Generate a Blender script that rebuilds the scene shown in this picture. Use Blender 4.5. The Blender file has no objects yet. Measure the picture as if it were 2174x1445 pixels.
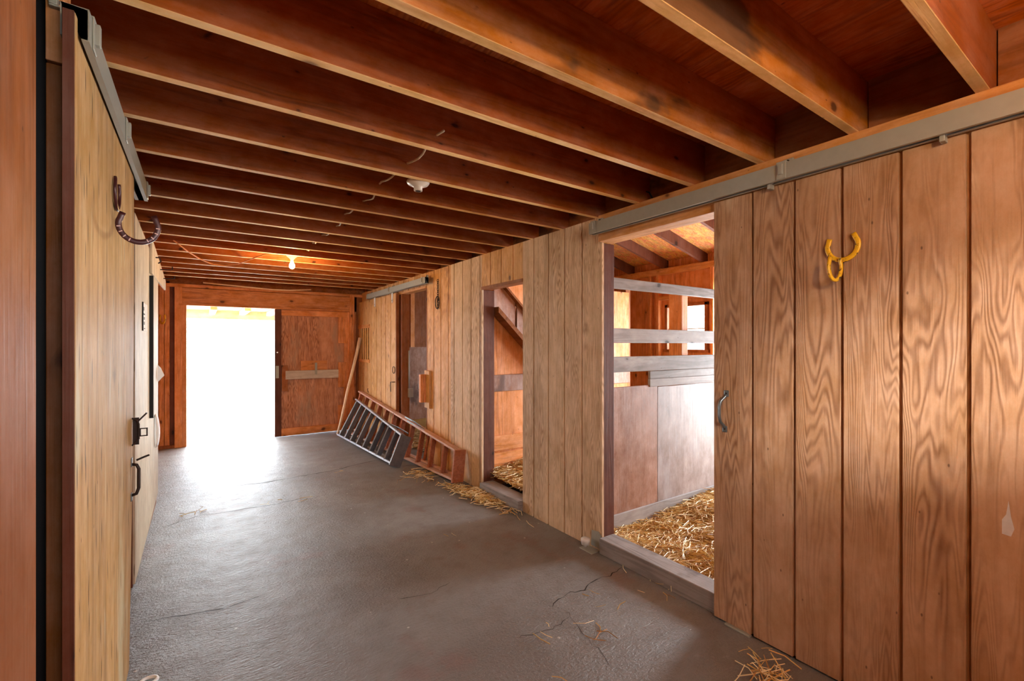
import bpy, bmesh, math, random
from mathutils import Vector, Matrix
random.seed(7)
S = bpy.context.scene
COL = S.collection
PI = math.pi

# ------------------------------------------------------------------ materials
def srgb(r, g, b):
    f = lambda c: (c/255/12.92) if c/255 <= .04045 else ((c/255+.055)/1.055)**2.4
    return (f(r), f(g), f(b), 1)

class NT:
    def __init__(s, name):
        s.m = bpy.data.materials.new(name); s.m.use_nodes = True
        s.t = s.m.node_tree; s.t.nodes.clear()
        s.out = s.n('ShaderNodeOutputMaterial')
        s.b = s.n('ShaderNodeBsdfPrincipled')
        s.l(s.b.outputs[0], s.out.inputs[0])
    def n(s, ty, **k):
        x = s.t.nodes.new(ty)
        for a, v in k.items(): setattr(x, a, v)
        return x
    def l(s, a, b): s.t.links.new(a, b)
    def val(s, sock, v):
        if hasattr(v, 'is_output') or hasattr(v, 'links'): s.l(v, sock)
        else: sock.default_value = v
    def math(s, op, a, b=None, c=None, clamp=False):
        x = s.n('ShaderNodeMath', operation=op); x.use_clamp = clamp
        s.val(x.inputs[0], a)
        if b is not None: s.val(x.inputs[1], b)
        if c is not None: s.val(x.inputs[2], c)
        return x.outputs[0]
    def mix(s, f, a, b, blend='MIX'):
        x = s.n('ShaderNodeMix', data_type='RGBA', blend_type=blend)
        s.val(x.inputs[0], f); s.val(x.inputs[6], a); s.val(x.inputs[7], b)
        return x.outputs[2]
    def noise(s, vec, scale, detail=2, rough=.5, dist=0):
        x = s.n('ShaderNodeTexNoise'); s.l(vec, x.inputs['Vector'])
        x.inputs['Scale'].default_value = scale; x.inputs['Detail'].default_value = detail
        x.inputs['Roughness'].default_value = rough; x.inputs['Distortion'].default_value = dist
        return x.outputs[0]
    def ramp(s, f, stops):
        x = s.n('ShaderNodeValToRGB'); s.l(f, x.inputs[0])
        e = x.color_ramp.elements
        while len(e) < len(stops): e.new(.5)
        for i, (p, c) in enumerate(stops):
            e[i].position = p; e[i].color = c if len(c) == 4 else (c[0], c[1], c[2], 1)
        return x.outputs[0]
    def smooth(s, v, a, b):
        x = s.n('ShaderNodeMapRange', interpolation_type='SMOOTHSTEP')
        s.val(x.inputs[0], v); x.inputs[1].default_value = a; x.inputs[2].default_value = b
        return x.outputs[0]
    def coords(s, sc, rnd=True):
        tc = s.n('ShaderNodeTexCoord')
        v = tc.outputs['Object']
        if rnd:
            oi = s.n('ShaderNodeObjectInfo')
            cb = s.n('ShaderNodeCombineXYZ')
            for i, k in enumerate((37.1, 53.7, 71.3)):
                s.l(s.math('MULTIPLY', oi.outputs['Random'], k), cb.inputs[i])
            a = s.n('ShaderNodeVectorMath', operation='ADD')
            s.l(v, a.inputs[0]); s.l(cb.outputs[0], a.inputs[1]); v = a.outputs[0]
        s.raw = v
        return s.scaled(v, sc)
    def scaled(s, v, sc):
        m = s.n('ShaderNodeVectorMath', operation='MULTIPLY')
        s.l(v, m.inputs[0]); m.inputs[1].default_value = sc
        return m.outputs[0]
    def bump(s, h, strength, dist=.004):
        x = s.n('ShaderNodeBump'); s.l(h, x.inputs['Height'])
        x.inputs['Strength'].default_value = strength; x.inputs['Distance'].default_value = dist
        s.l(x.outputs[0], s.b.inputs['Normal'])

def wood(name, dark, light, axis='Z', fig=1.0, rings=60, contrast=.7, rough=.7, knots=0, spec=.3,
         weather=None, wamt=.0, stain=None, samt=0, var=.25, bump=.35, fibre=.5, rnd=True, streak=.9, dash=0, mottle=.28):
    """procedural timber: figure contours stretched along the grain axis, fibre, knots, blotches, weathering"""
    m = NT(name)
    k = {'X': 0, 'Y': 1, 'Z': 2}[axis]
    def st(a, b):
        v = [a, a, a]; v[k] = b; return v
    P = m.coords(st(5.5*fig, .58*fig))
    f0 = m.noise(P, 1, 3, .5, .3)
    fb = m.noise(m.scaled(m.raw, st(90, 2.2)), 1, 3, .6)
    fb2 = m.noise(m.scaled(m.raw, st(24, .9)), 1, 3, .6)
    rg = m.math('SINE', m.math('ADD', m.math('MULTIPLY', f0, rings), m.math('ADD', m.math('MULTIPLY', fb2, 3.0), m.math('MULTIPLY', fb, 1.6))))
    rg = m.math('MULTIPLY_ADD', rg, .5, .5)
    rg = m.math('POWER', rg, 1.3)
    rg = m.math('MULTIPLY', rg, m.smooth(m.noise(m.scaled(m.raw, st(3, .8)), 1, 2, .5), .30, .62))
    big = m.noise(m.scaled(m.raw, st(1.6, .6)), 1, 3, .55)
    f = m.math('ADD', m.math('MULTIPLY', rg, contrast), m.math('MULTIPLY', m.math('SUBTRACT', fb, .5), fibre))
    f = m.math('ADD', f, m.math('MULTIPLY', m.math('SUBTRACT', fb2, .5), streak), clamp=True)
    c = m.mix(f, light, dark)
    v = m.math('MULTIPLY_ADD', m.math('SUBTRACT', big, .5), var*2.4, 1.0)
    hv = m.n('ShaderNodeHueSaturation'); m.l(c, hv.inputs['Color']); m.l(v, hv.inputs['Value'])
    oi = m.n('ShaderNodeObjectInfo')
    c = hv.outputs[0]
    mo = m.noise(m.scaled(m.raw, st(9, 5)), 1, 7, .72)
    hm = m.n('ShaderNodeHueSaturation'); m.l(c, hm.inputs['Color'])
    m.l(m.math('MULTIPLY_ADD', m.math('SUBTRACT', mo, .5), mottle*3, 1.0), hm.inputs['Value'])
    m.l(m.math('MULTIPLY_ADD', m.math('SUBTRACT', mo, .5), -mottle*2, 1.0), hm.inputs['Saturation']); c = hm.outputs[0]
    if rnd:
        hv2 = m.n('ShaderNodeHueSaturation'); m.l(c, hv2.inputs['Color'])
        m.l(m.math('MULTIPLY_ADD', oi.outputs['Random'], .22, .89), hv2.inputs['Value']); c = hv2.outputs[0]
    if weather:
        w = m.smooth(m.noise(m.scaled(m.raw, st(3, .9)), 1, 5, .65), .62-wamt*.5, .78-wamt*.4)
        c = m.mix(m.math('MULTIPLY', w, .8), c, weather)
    if stain:
        w = m.smooth(m.noise(m.scaled(m.raw, st(1.7, 1.0)), 1, 5, .6), .7-samt*.42, .77-samt*.42)
        c = m.mix(m.math('MULTIPLY', w, .75), c, stain)
    if knots:
        sp = m.n('ShaderNodeSeparateXYZ'); m.l(m.raw, sp.inputs[0])
        ot = [i for i in range(3) if i != k]
        wob = m.math('MULTIPLY', m.math('SUBTRACT', fb2, .5), .05)
        cb = m.n('ShaderNodeCombineXYZ')
        m.l(m.math('MULTIPLY', m.math('ADD', sp.outputs[k], wob), 2.2*knots), cb.inputs[0])
        m.l(m.math('MULTIPLY', m.math('ADD', m.math('ADD', sp.outputs[ot[0]], sp.outputs[ot[1]]), wob), 3.6*knots), cb.inputs[1])
        vo = m.n('ShaderNodeTexVoronoi'); vo.voronoi_dimensions = '2D'; m.l(cb.outputs[0], vo.inputs['Vector']); vo.inputs['Scale'].default_value = 1
        sc = m.n('ShaderNodeSeparateColor'); m.l(vo.outputs['Color'], sc.inputs[0])
        rad = m.math('MULTIPLY', m.smooth(sc.outputs[0], .35, 1.0), .06)
        kn = m.math('SUBTRACT', 1, m.smooth(m.math('SUBTRACT', vo.outputs['Distance'], rad), -.02, .022))
        kn = m.math('MULTIPLY', kn, .85)
        c = m.mix(kn, c, (dark[0]*.16, dark[1]*.13, dark[2]*.12, 1))
        halo = m.math('MULTIPLY', m.math('SUBTRACT', 1, m.smooth(m.math('SUBTRACT', vo.outputs['Distance'], rad), -.02, .10)), m.math('MULTIPLY', m.smooth(sc.outputs[0], .35, .5), .35))
        c = m.mix(halo, c, (dark[0]*.6, dark[1]*.5, dark[2]*.45, 1))
    # small nail holes and dents
    vo2 = m.n('ShaderNodeTexVoronoi'); m.l(m.scaled(m.raw, st(13, 6.5)), vo2.inputs['Vector']); vo2.inputs['Scale'].default_value = 1
    dn = m.math('SUBTRACT', 1, m.smooth(vo2.outputs['Distance'], .025, .06))
    c = m.mix(m.math('MULTIPLY', dn, .65), c, (dark[0]*.2, dark[1]*.18, dark[2]*.18, 1))
    if dash:
        vo3 = m.n('ShaderNodeTexVoronoi'); m.l(m.scaled(m.raw, st(26, 4.2)), vo3.inputs['Vector']); vo3.inputs['Scale'].default_value = 1
        s3 = m.n('ShaderNodeSeparateColor'); m.l(vo3.outputs['Color'], s3.inputs[0])
        dd = m.math('MULTIPLY', m.math('SUBTRACT', 1, m.smooth(vo3.outputs['Distance'], .12, .22)), m.smooth(s3.outputs[0], .55, .6))
        c = m.mix(m.math('MULTIPLY', dd, dash), c, (dark[0]*.35, dark[1]*.3, dark[2]*.28, 1))
        pw = m.smooth(m.noise(m.scaled(m.raw, st(30, 2.0)), 1, 4, .6), .60, .70)
        c = m.mix(m.math('MULTIPLY', pw, .5), c, srgb(206, 198, 168))
    m.l(c, m.b.inputs['Base Color'])
    m.b.inputs['Roughness'].default_value = rough
    m.b.inputs['Specular IOR Level'].default_value = spec
    m.bump(m.math('ADD', f, m.math('MULTIPLY', fb, .6)), bump, .0035)
    return m.m

def plain(name, col, rough=.5, metal=0, spec=.5, nz=.12, scale=30, rust=None, ramt=.5):
    m = NT(name)
    P = m.coords((1, 1, 1))
    n1 = m.noise(P, scale, 4, .6)
    v = m.math('MULTIPLY_ADD', m.math('SUBTRACT', n1, .5), nz*4, 1)
    hv = m.n('ShaderNodeHueSaturation'); hv.inputs['Color'].default_value = col; m.l(v, hv.inputs['Value'])
    c = hv.outputs[0]
    if rust:
        w = m.smooth(m.noise(P, scale*.7, 5, .7), .75-ramt*.4, .8-ramt*.35)
        c = m.mix(w, c, rust)
    m.l(c, m.b.inputs['Base Color'])
    m.b.inputs['Roughness'].default_value = rough; m.b.inputs['Metallic'].default_value = metal
    m.b.inputs['Specular IOR Level'].default_value = spec
    m.bump(n1, .12, .002)
    return m.m

def concrete(name):
    m = NT(name)
    P = m.coords((1, 1, 1), False)
    n1 = m.noise(P, .9, 5, .6, .4); n2 = m.noise(P, 7, 5, .65); n3 = m.noise(P, 70, 4, .7)
    sw = m.noise(m.scaled(P, (12, 60, 1)), 1, 3, .6, 1.0)
    c = m.mix(m.smooth(n1, .3, .7), srgb(108, 102, 97), srgb(138, 137, 135))
    c = m.mix(m.math('MULTIPLY', m.smooth(n2, .42, .72), .45), c, srgb(108, 97, 89))
    rd = m.math('MULTIPLY', m.smooth(m.noise(P, 1.6, 6, .65), .56, .66), .42)
    c = m.mix(rd, c, srgb(122, 90, 82))
    pale = m.math('MULTIPLY', m.smooth(m.noise(P, 2.3, 6, .7, .6), .62, .74), .35)
    c = m.mix(pale, c, srgb(186, 184, 182))
    c = m.mix(m.math('MULTIPLY', m.smooth(n3, .52, .75), .35), c, srgb(70, 66, 64))
    vo = m.n('ShaderNodeTexVoronoi'); m.l(P, vo.inputs['Vector']); vo.inputs['Scale'].default_value = 5.5
    sp = m.math('SUBTRACT', 1, m.smooth(vo.outputs['Distance'], .03, .055))
    c = m.mix(m.math('MULTIPLY', sp, .6), c, srgb(215, 210, 203))
    m.l(c, m.b.inputs['Base Color'])
    m.l(m.math('MULTIPLY_ADD', n2, .22, .36), m.b.inputs['Roughness'])
    m.b.inputs['Specular IOR Level'].default_value = .5
    h = m.math('ADD', m.math('MULTIPLY', sw, .8), m.math('ADD', m.math('MULTIPLY', n3, .8), m.math('MULTIPLY', n2, .9)))
    m.bump(h, .8, .010)
    return m.m

def osb(name):
    m = NT(name)
    P = m.coords((1, 1, 1), False)
    vo = m.n('ShaderNodeTexVoronoi'); m.l(m.scaled(P, (14, 30, 14)), vo.inputs['Vector']); vo.inputs['Scale'].default_value = 1
    n = m.noise(m.scaled(P, (18, 50, 18)), 1, 5, .7, 1.2)
    c = m.mix(m.smooth(n, .3, .7), srgb(214, 150, 82), srgb(160, 92, 40))
    cc = m.mix(.35, c, vo.outputs['Color'], 'SOFT_LIGHT')
    st = m.smooth(m.noise(P, 2.2, 5, .65), .6, .75)
    cc = m.mix(m.math('MULTIPLY', st, .5), cc, srgb(105, 60, 34))
    m.l(cc, m.b.inputs['Base Color']); m.b.inputs['Roughness'].default_value = .75
    m.bump(n, .3, .003)
    return m.m

def emit(name, col, s):
    m = NT(name); m.t.nodes.remove(m.b)
    e = m.n('ShaderNodeEmission'); e.inputs[0].default_value = col; e.inputs[1].default_value = s
    m.l(e.outputs[0], m.out.inputs[0]); return m.m

M = {}
M['ply_tan'] = wood('plywood_siding_tan', srgb(142, 102, 68), srgb(212, 182, 146), 'Z', 1.0, 230, .62, .62, 0, .35, srgb(196, 172, 145), .05, srgb(120, 78, 45), .0, .16, .35)
M['ply_brown'] = wood('plywood_door_brown', srgb(110, 70, 42), srgb(178, 138, 104), 'Z', .85, 230, .66, .55, 0, .35, srgb(204, 176, 146), .04, srgb(96, 66, 48), .03, .15, .35)
M['ply_gold'] = wood('plywood_golden', srgb(150, 98, 50), srgb(216, 166, 104), 'Z', 1.0, 190, .55, .6, 1.2, .35, None, 0, srgb(150, 96, 55), .1, .16)
M['ply_pale'] = wood('plywood_worn_pale', srgb(118, 84, 46), srgb(182, 142, 92), 'Z', 2.2, 20, .3, .6, 0, .25, srgb(192, 180, 146), .12, srgb(104, 72, 38), .14, .3, .7, .9, True, 1.9, .7)
M['ply_pale2'] = wood('plywood_worn_whitish', srgb(150, 126, 96), srgb(206, 190, 164), 'Z', 1.6, 60, .4, .6, 0, .25, srgb(212, 202, 184), .2, None, 0, .15, .4, .7, True, 1.3, .5)
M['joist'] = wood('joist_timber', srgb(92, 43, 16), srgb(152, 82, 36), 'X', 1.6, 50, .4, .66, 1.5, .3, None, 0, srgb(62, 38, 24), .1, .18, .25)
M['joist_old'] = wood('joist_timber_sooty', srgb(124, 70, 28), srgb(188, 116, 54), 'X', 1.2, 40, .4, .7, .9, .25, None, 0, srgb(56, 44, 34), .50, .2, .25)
M['joist_lit_under'] = wood('joist_painted_lit_underside', srgb(214, 146, 76), srgb(250, 206, 138), 'X', 1.6, 40, .4, .62, .8, .3, srgb(240, 216, 180), .06)  # paler joist wood; the brightness of lit undersides is put into the colour
M['deck'] = wood('subfloor_plywood', srgb(112, 52, 18), srgb(188, 102, 44), 'Y', 1.4, 80, .5, .7, 0, .2, None, 0, srgb(70, 36, 18), .25, .2, .2)
M['orange_z'] = wood('orange_timber_upright', srgb(150, 84, 44), srgb(220, 148, 92), 'Z', 1.4, 55, .5, .6, .9, .3)
M['orange_x'] = wood('orange_timber_level', srgb(150, 84, 44), srgb(220, 148, 90), 'X', 1.4, 55, .5, .6, .9, .3, srgb(176, 148, 112), .04)
M['orange_y'] = wood('orange_timber_along', srgb(150, 88, 42), srgb(208, 146, 86), 'Y', 1.4, 45, .4, .6, .9, .3)
M['redbrown_z'] = wood('redbrown_post', srgb(62, 32, 22), srgb(100, 56, 38), 'Z', 1.2, 40, .3, .62, .8, .3, srgb(116, 84, 74), .0)
M['brown_z'] = wood('brown_timber_upright', srgb(96, 52, 26), srgb(152, 92, 50), 'Z', 1.3, 40, .35, .6, .9, .3)
M['dark_y'] = wood('sooty_blocking', srgb(84, 46, 26), srgb(142, 88, 50), 'Y', 1.2, 40, .35, .75, 0, .2, None, 0, srgb(38, 28, 22), .4)
M['grey_x'] = wood('grey_weathered_rail', srgb(96, 88, 84), srgb(148, 142, 140), 'X', 1.2, 60, .4, .7, 1.0, .3, srgb(180, 178, 178), .1)
M['grey_y'] = wood('grey_weathered_sill', srgb(92, 84, 80), srgb(150, 142, 138), 'Y', 1.2, 60, .4, .75, 0, .3, srgb(160, 152, 148), .1, srgb(70, 46, 36), .2)
M['stall_panel'] = wood('scuffed_stall_plywood', srgb(112, 76, 60), srgb(158, 116, 94), 'Z', 1.2, 26, .3, .5, 0, .4, srgb(176, 160, 156), .22, srgb(84, 58, 48), .30, .35, .4, .15, True, .35, 0, .6)
M['stall_panel2'] = wood('scuffed_stall_plywood_grey', srgb(108, 90, 84), srgb(148, 130, 124), 'Z', 1.2, 26, .25, .5, 0, .4, srgb(176, 168, 170), .22, srgb(84, 76, 72), .30, .35, .4, .15, True, .35, 0, .6)
M['door_old'] = wood('old_door_plywood', srgb(132, 78, 52), srgb(204, 150, 118), 'Z', 1.8, 90, .7, .65, 0, .3, srgb(176, 148, 128), .12, None, 0, .2, .4)
M['chip_white'] = wood('bar_with_flaking_white_paint', srgb(150, 110, 86), srgb(222, 214, 204), 'X', 2.0, 30, .5, .7, 0, .3, srgb(236, 232, 226), .25)
M['lad_grey'] = wood('grey_painted_ladder', srgb(70, 69, 71), srgb(112, 111, 115), 'Y', 2, 30, .3, .5, 0, .4, srgb(150, 150, 158), .0)
M['lad_edge'] = wood('grey_ladder_worn_rail', srgb(112, 114, 126), srgb(152, 155, 168), 'Y', 2, 30, .3, .5, 0, .4)
M['lad_brown'] = wood('reddish_ladder', srgb(120, 62, 38), srgb(176, 108, 76), 'Y', 2, 40, .4, .6, 1.0, .3, srgb(190, 150, 136), .05)
M['lad_rail'] = wood('reddish_ladder_rail', srgb(160, 112, 94), srgb(206, 166, 148), 'Y', 2, 40, .4, .6, 0, .3)
M['pole'] = wood('pale_pole', srgb(200, 158, 118), srgb(244, 222, 192), 'Z', 3, 30, .4, .6, 1, .3)
M['batten'] = wood('pale_batten', srgb(190, 150, 110), srgb(236, 208, 170), 'X', 3, 20, .3, .6, 0, .3)
M['concrete'] = concrete('concrete_floor')
M['osb'] = osb('osb_roof_sheathing')
M['galv'] = plain('galvanised_steel', srgb(164, 164, 152), .45, .35, .5, .05, 22, srgb(128, 120, 102), .12)
M['steel'] = plain('grey_steel', srgb(120, 130, 134), .35, .8, .5, .1, 40)
M['iron'] = plain('dark_iron', srgb(52, 40, 36), .5, .7, .5, .15, 50, srgb(92, 52, 34), .3)
M['maroon'] = plain('maroon_painted_iron', srgb(66, 26, 28), .35, .2, .6, .1, 40)
M['yellow'] = plain('yellow_painted_iron', srgb(224, 172, 28), .35, .1, .6, .08, 40, srgb(40, 36, 34), .5)
M['pewter'] = plain('pale_nail_heads', srgb(206, 170, 160), .4, .3, .5)
M['porcelain'] = plain('white_porcelain', srgb(216, 206, 190), .3, 0, .5, .04, 30)
M['cable'] = plain('white_cable_jacket', srgb(206, 186, 158), .5, 0, .4, .06, 40)
M['cable_tan'] = plain('tan_cable_jacket', srgb(196, 120, 66), .5, 0, .4, .06, 40)
M['black'] = plain('black_rubber_and_shade', srgb(22, 20, 20), .6, 0, .3)  # black cable rubber; also painted shade in gaps and on an edge
M['grey_pvc'] = plain('grey_conduit', srgb(168, 172, 178), .5, 0, .4, .05)
M['white'] = plain('white_plastic', srgb(226, 226, 224), .45, 0, .4, .05)
M['smear'] = plain('dried_pale_paint', srgb(190, 184, 180), .7, 0, .2, .1, 60)
M['paper'] = plain('white_paper', srgb(238, 236, 230), .8, 0, .2, .03)
M['ink'] = plain('black_ink', srgb(30, 28, 28), .7, 0, .2, .03)
M['crack'] = plain('dark_crack', srgb(52, 47, 44), .95, 0, .1)
M['yard'] = plain('pale_yard_concrete', srgb(205, 203, 198), .8, 0, .2, .04, 4)
M['field'] = plain('yard_gravel', srgb(150, 150, 140), .9, 0, .1, .1, 3)
M['bulb'] = emit('lit_bulb', srgb(255, 214, 140), 60)
M['straw_base'] = plain('straw_bed_base', srgb(150, 114, 64), .9, 0, .1, .25, 40)
STRAW = [plain('straw_gold', srgb(212, 176, 108), .55, 0, .4, .1), plain('straw_pale', srgb(244, 226, 182), .5, 0, .4, .08), plain('straw_brown', srgb(166, 120, 64), .6, 0, .3, .1)]
m = NT('window_glass'); m.b.inputs['Roughness'].default_value = 0.02
m.b.inputs['Base Color'].default_value = (.95, .97, 1, 1)
m.t.nodes.remove(m.b)
_g = m.n('ShaderNodeBsdfTransparent'); _g.inputs[0].default_value = (.93, .95, .97, 1)
_gl = m.n('ShaderNodeBsdfGlossy'); _gl.inputs['Roughness'].default_value = .03
_mx = m.n('ShaderNodeMixShader'); _mx.inputs[0].default_value = .07
m.l(_g.outputs[0], _mx.inputs[1]); m.l(_gl.outputs[0], _mx.inputs[2]); m.l(_mx.outputs[0], m.out.inputs[0])
M['glass'] = m.m

# ------------------------------------------------------------------ mesh helpers
def nb(): return bmesh.new()
def box(bm, lo, hi, mi=0):
    x0, y0, z0 = lo; x1, y1, z1 = hi
    v = [bm.verts.new(p) for p in ((x0,y0,z0),(x1,y0,z0),(x1,y1,z0),(x0,y1,z0),(x0,y0,z1),(x1,y0,z1),(x1,y1,z1),(x0,y1,z1))]
    for f in ((0,3,2,1),(4,5,6,7),(0,1,5,4),(1,2,6,5),(2,3,7,6),(3,0,4,7)):
        fc = bm.faces.new([v[i] for i in f]); fc.material_index = mi
    return bm
def B(lo, hi): return box(nb(), lo, hi)
def beam(bm, a, b, side, w, t, mi=0):
    """bar from a to b; w across the direction `side`, t across the remaining one"""
    a = Vector(a); b = Vector(b); d = (b-a).normalized()
    s = Vector(side); s = (s - d*s.dot(d)).normalized(); u = d.cross(s)
    v = []
    for p in (a, b):
        for i, j in ((-1,-1),(1,-1),(1,1),(-1,1)):
            v.append(bm.verts.new(p + s*(i*w/2) + u*(j*t/2)))
    for f in ((0,1,2,3),(7,6,5,4),(0,4,5,1),(1,5,6,2),(2,6,7,3),(3,7,4,0)):
        bm.faces.new([v[i] for i in f]).material_index = mi
    return bm
def tube(bm, pts, r, seg=8, flat=None, cap=True, closed=False):
    """swept tube; flat=(normal, width, thick) sweeps a rounded rectangle instead"""
    pts = [Vector(p) for p in pts]; n = len(pts); rings = []
    up = None
    for i, p in enumerate(pts):
        if closed: d = pts[(i+1) % n]-pts[i-1]
        else: d = pts[min(i+1, n-1)]-pts[max(i-1, 0)]
        d.normalize()
        if flat:
            a = Vector(flat[0]).normalized(); b = d.cross(a).normalized(); ra, rb = flat[2]/2, flat[1]/2
        else:
            if up is None:
                up = Vector((0,0,1)) if abs(d.z) < .9 else Vector((1,0,0))
            a = (up - d*up.dot(d)).normalized(); up = a; b = d.cross(a)
            rr = r[i] if isinstance(r, (list, tuple)) else r; ra = rb = rr
        ring = []
        for k in range(seg):
            t = 2*PI*k/seg; ca, sa = math.cos(t), math.sin(t)
            if flat:
                ca = math.copysign(abs(ca)**.45, ca); sa = math.copysign(abs(sa)**.45, sa)
            ring.append(bm.verts.new(p + a*(ca*ra) + b*(sa*rb)))
        rings.append(ring)
    m = n if closed else n-1
    for i in range(m):
        A, Bq = rings[i], rings[(i+1) % n]
        for k in range(seg):
            bm.faces.new((A[k], A[(k+1) % seg], Bq[(k+1) % seg], Bq[k]))
    if cap and not closed:
        bm.faces.new(rings[0][::-1]); bm.faces.new(rings[-1])
    return bm
def lathe(bm, c, prof, axis=(0,0,1), seg=24):
    ax = Vector(axis).normalized(); u = ax.orthogonal().normalized(); w = ax.cross(u); c = Vector(c)
    R = []
    for r, h in prof:
        R.append([bm.verts.new(c + ax*h + (u*math.cos(2*PI*k/seg)+w*math.sin(2*PI*k/seg))*max(r, 1e-4)) for k in range(seg)])
    for i in range(len(R)-1):
        for k in range(seg):
            bm.faces.new((R[i][k], R[i][(k+1)%seg], R[i+1][(k+1)%seg], R[i+1][k]))
    bm.faces.new(R[0][::-1]); bm.faces.new(R[-1]); return bm
def poly_extrude(bm, pts, vec):
    """closed planar outline extruded along vec"""
    v = Vector(vec); a = [bm.verts.new(p) for p in pts]; b = [bm.verts.new(Vector(p)+v) for p in pts]; n = len(a)
    bm.faces.new(a[::-1]); bm.faces.new(b)
    for i in range(n): bm.faces.new((a[i], a[(i+1)%n], b[(i+1)%n], b[i]))
    return bm
def arc(c, u, w, r, a0, a1, n):
    c, u, w = Vector(c), Vector(u), Vector(w)
    return [c + u*(r*math.cos(math.radians(a0+(a1-a0)*i/n))) + w*(r*math.sin(math.radians(a0+(a1-a0)*i/n))) for i in range(n+1)]

def tag(o, label=None, cat=None, group=None, kind=None):
    if label: o['label'] = label
    if cat: o['category'] = cat
    if group: o['group'] = group
    if kind: o['kind'] = kind
    return o
def wpos(o):
    p = Vector((0,0,0))
    while o is not None: p += o.location; o = o.parent
    return p
def obj(name, bm, mat, parent=None, bev=0, smooth=False, origin=None):
    """link a bmesh built in world coordinates as one mesh object"""
    bmesh.ops.recalc_face_normals(bm, faces=bm.faces)
    me = bpy.data.meshes.new(name); bm.to_mesh(me); bm.free()
    for mm in (mat if isinstance(mat, (list, tuple)) else [mat]): me.materials.append(mm if not isinstance(mm, str) else M[mm])
    if smooth:
        for p in me.polygons: p.use_smooth = True
    o = bpy.data.objects.new(name, me); COL.objects.link(o)
    if parent is not None:
        o.parent = parent; o.location = -wpos(parent)
    elif origin is not None:
        o.location = origin; me.transform(Matrix.Translation(-Vector(origin)))
    if bev:
        md = o.modifiers.new('bevel', 'BEVEL'); md.width = bev; md.segments = 2; md.limit_method = 'ANGLE'; md.angle_limit = .6
        md.harden_normals = False
    return o
def empty(name, loc, label, cat, group=None, kind=None):
    o = bpy.data.objects.new(name, None); COL.objects.link(o); o.location = loc; o.empty_display_size = .1
    return tag(o, label, cat, group, kind)
def copy_tree(o, parent=None):
    c = o.copy(); COL.objects.link(c); c.parent = parent
    for ch in list(o.children): copy_tree(ch, c)
    return c

def sheet_x(X, th, y0, y1, z0, z1, grooves=(), face=-1, gw=.016, gd=.016):
    """grooved siding sheet standing in a plane X = const; the grooved face looks to -X (face=-1) or +X"""
    xb = X - face*th
    pr = [(X, y0)]
    for g in sorted(grooves):
        if y0+.02 < g < y1-.02:
            pr += [(X, g-gw/2), (X-face*gd, g-gw*.35), (X-face*gd, g+gw*.35), (X, g+gw/2)]
    pr += [(X, y1), (xb, y1), (xb, y0)]
    bm = nb()
    poly_extrude(bm, [(a, b, z0) for a, b in pr], (0, 0, z1-z0))
    bmesh.ops.triangulate(bm, faces=[f for f in bm.faces if len(f.verts) > 4])
    return bm
def sheet_y(Y, th, x0, x1, z0, z1, grooves=(), gw=.010, gd=.008):
    bm = sheet_x(Y, th, x0, x1, z0, z1, grooves, -1, gw, gd)
    for v in bm.verts: v.co = Vector((v.co.y, v.co.x, v.co.z))
    return bm

W, H, DECK = 2.40, 2.43, 2.68
YF = 8.38
# ------------------------------------------------------------------ setting
bm = B((-2.0, -2.2, -.12), (2.62, 8.6, 0))
fl = tag(obj('floor', bm, 'concrete'), 'grey rough concrete aisle floor with cracks and stains', 'floor', kind='structure')
def crack(pts, w):
    bm = nb(); P = []
    for (a, b) in zip(pts[:-1], pts[1:]):
        n = max(4, int(math.dist(a, b)/.045))
        for i in range(n):
            t = i/n; P.append((a[0]+(b[0]-a[0])*t+random.gauss(0, .007), a[1]+(b[1]-a[1])*t+random.gauss(0, .007)))
    P.append(pts[-1])
    L = []
    for i, p in enumerate(P):
        q0, q1 = P[max(i-1,0)], P[min(i+1,len(P)-1)]
        d = Vector((q1[0]-q0[0], q1[1]-q0[1])).normalized() if q0 != q1 else Vector((1,0))
        ww = w*(.35+random.random())*(.25 if i in (0, len(P)-1) else 1)
        L.append((bm.verts.new((p[0]-d.y*ww, p[1]+d.x*ww, .0012)), bm.verts.new((p[0]+d.y*ww, p[1]-d.x*ww, .0012))))
    for a, b in zip(L[:-1], L[1:]): bm.faces.new((a[0], a[1], b[1], b[0]))
    return obj('crack', bm, 'crack', fl)
crack([(-.25, 4.72), (-.02, 4.86), (.34, 4.82), (.60, 4.80), (.86, 4.86)], .003)
crack([(.31, 5.69), (.55, 5.62), (.9, 5.66), (1.27, 5.70), (1.64, 5.83), (1.9, 5.9)], .0055)
crack([(2.34, 2.14), (2.20, 2.08), (2.075, 2.11), (1.95, 2.06), (1.82, 2.09), (1.66, 2.02)], .0028)
crack([(-.27, 3.17), (-.01, 3.10), (.12, 3.07), (.3, 3.10)], .0028)
crack([(1.33, 1.93), (1.42, 1.895), (1.56, 1.87), (1.68, 1.9)], .0016)
crack([(1.70, 1.95), (1.673, 1.846), (1.62, 1.66), (1.574, 1.48)], .0012)
crack([(.95, 2.6), (1.15, 2.55), (1.3, 2.6)], .0025)

bm = B((-.9, -2.2, DECK), (2.62, 8.6, DECK+.03))
tag(obj('ceiling', bm, 'deck'), 'orange-brown plywood deck above the ceiling joists', 'ceiling', kind='structure')

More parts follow.
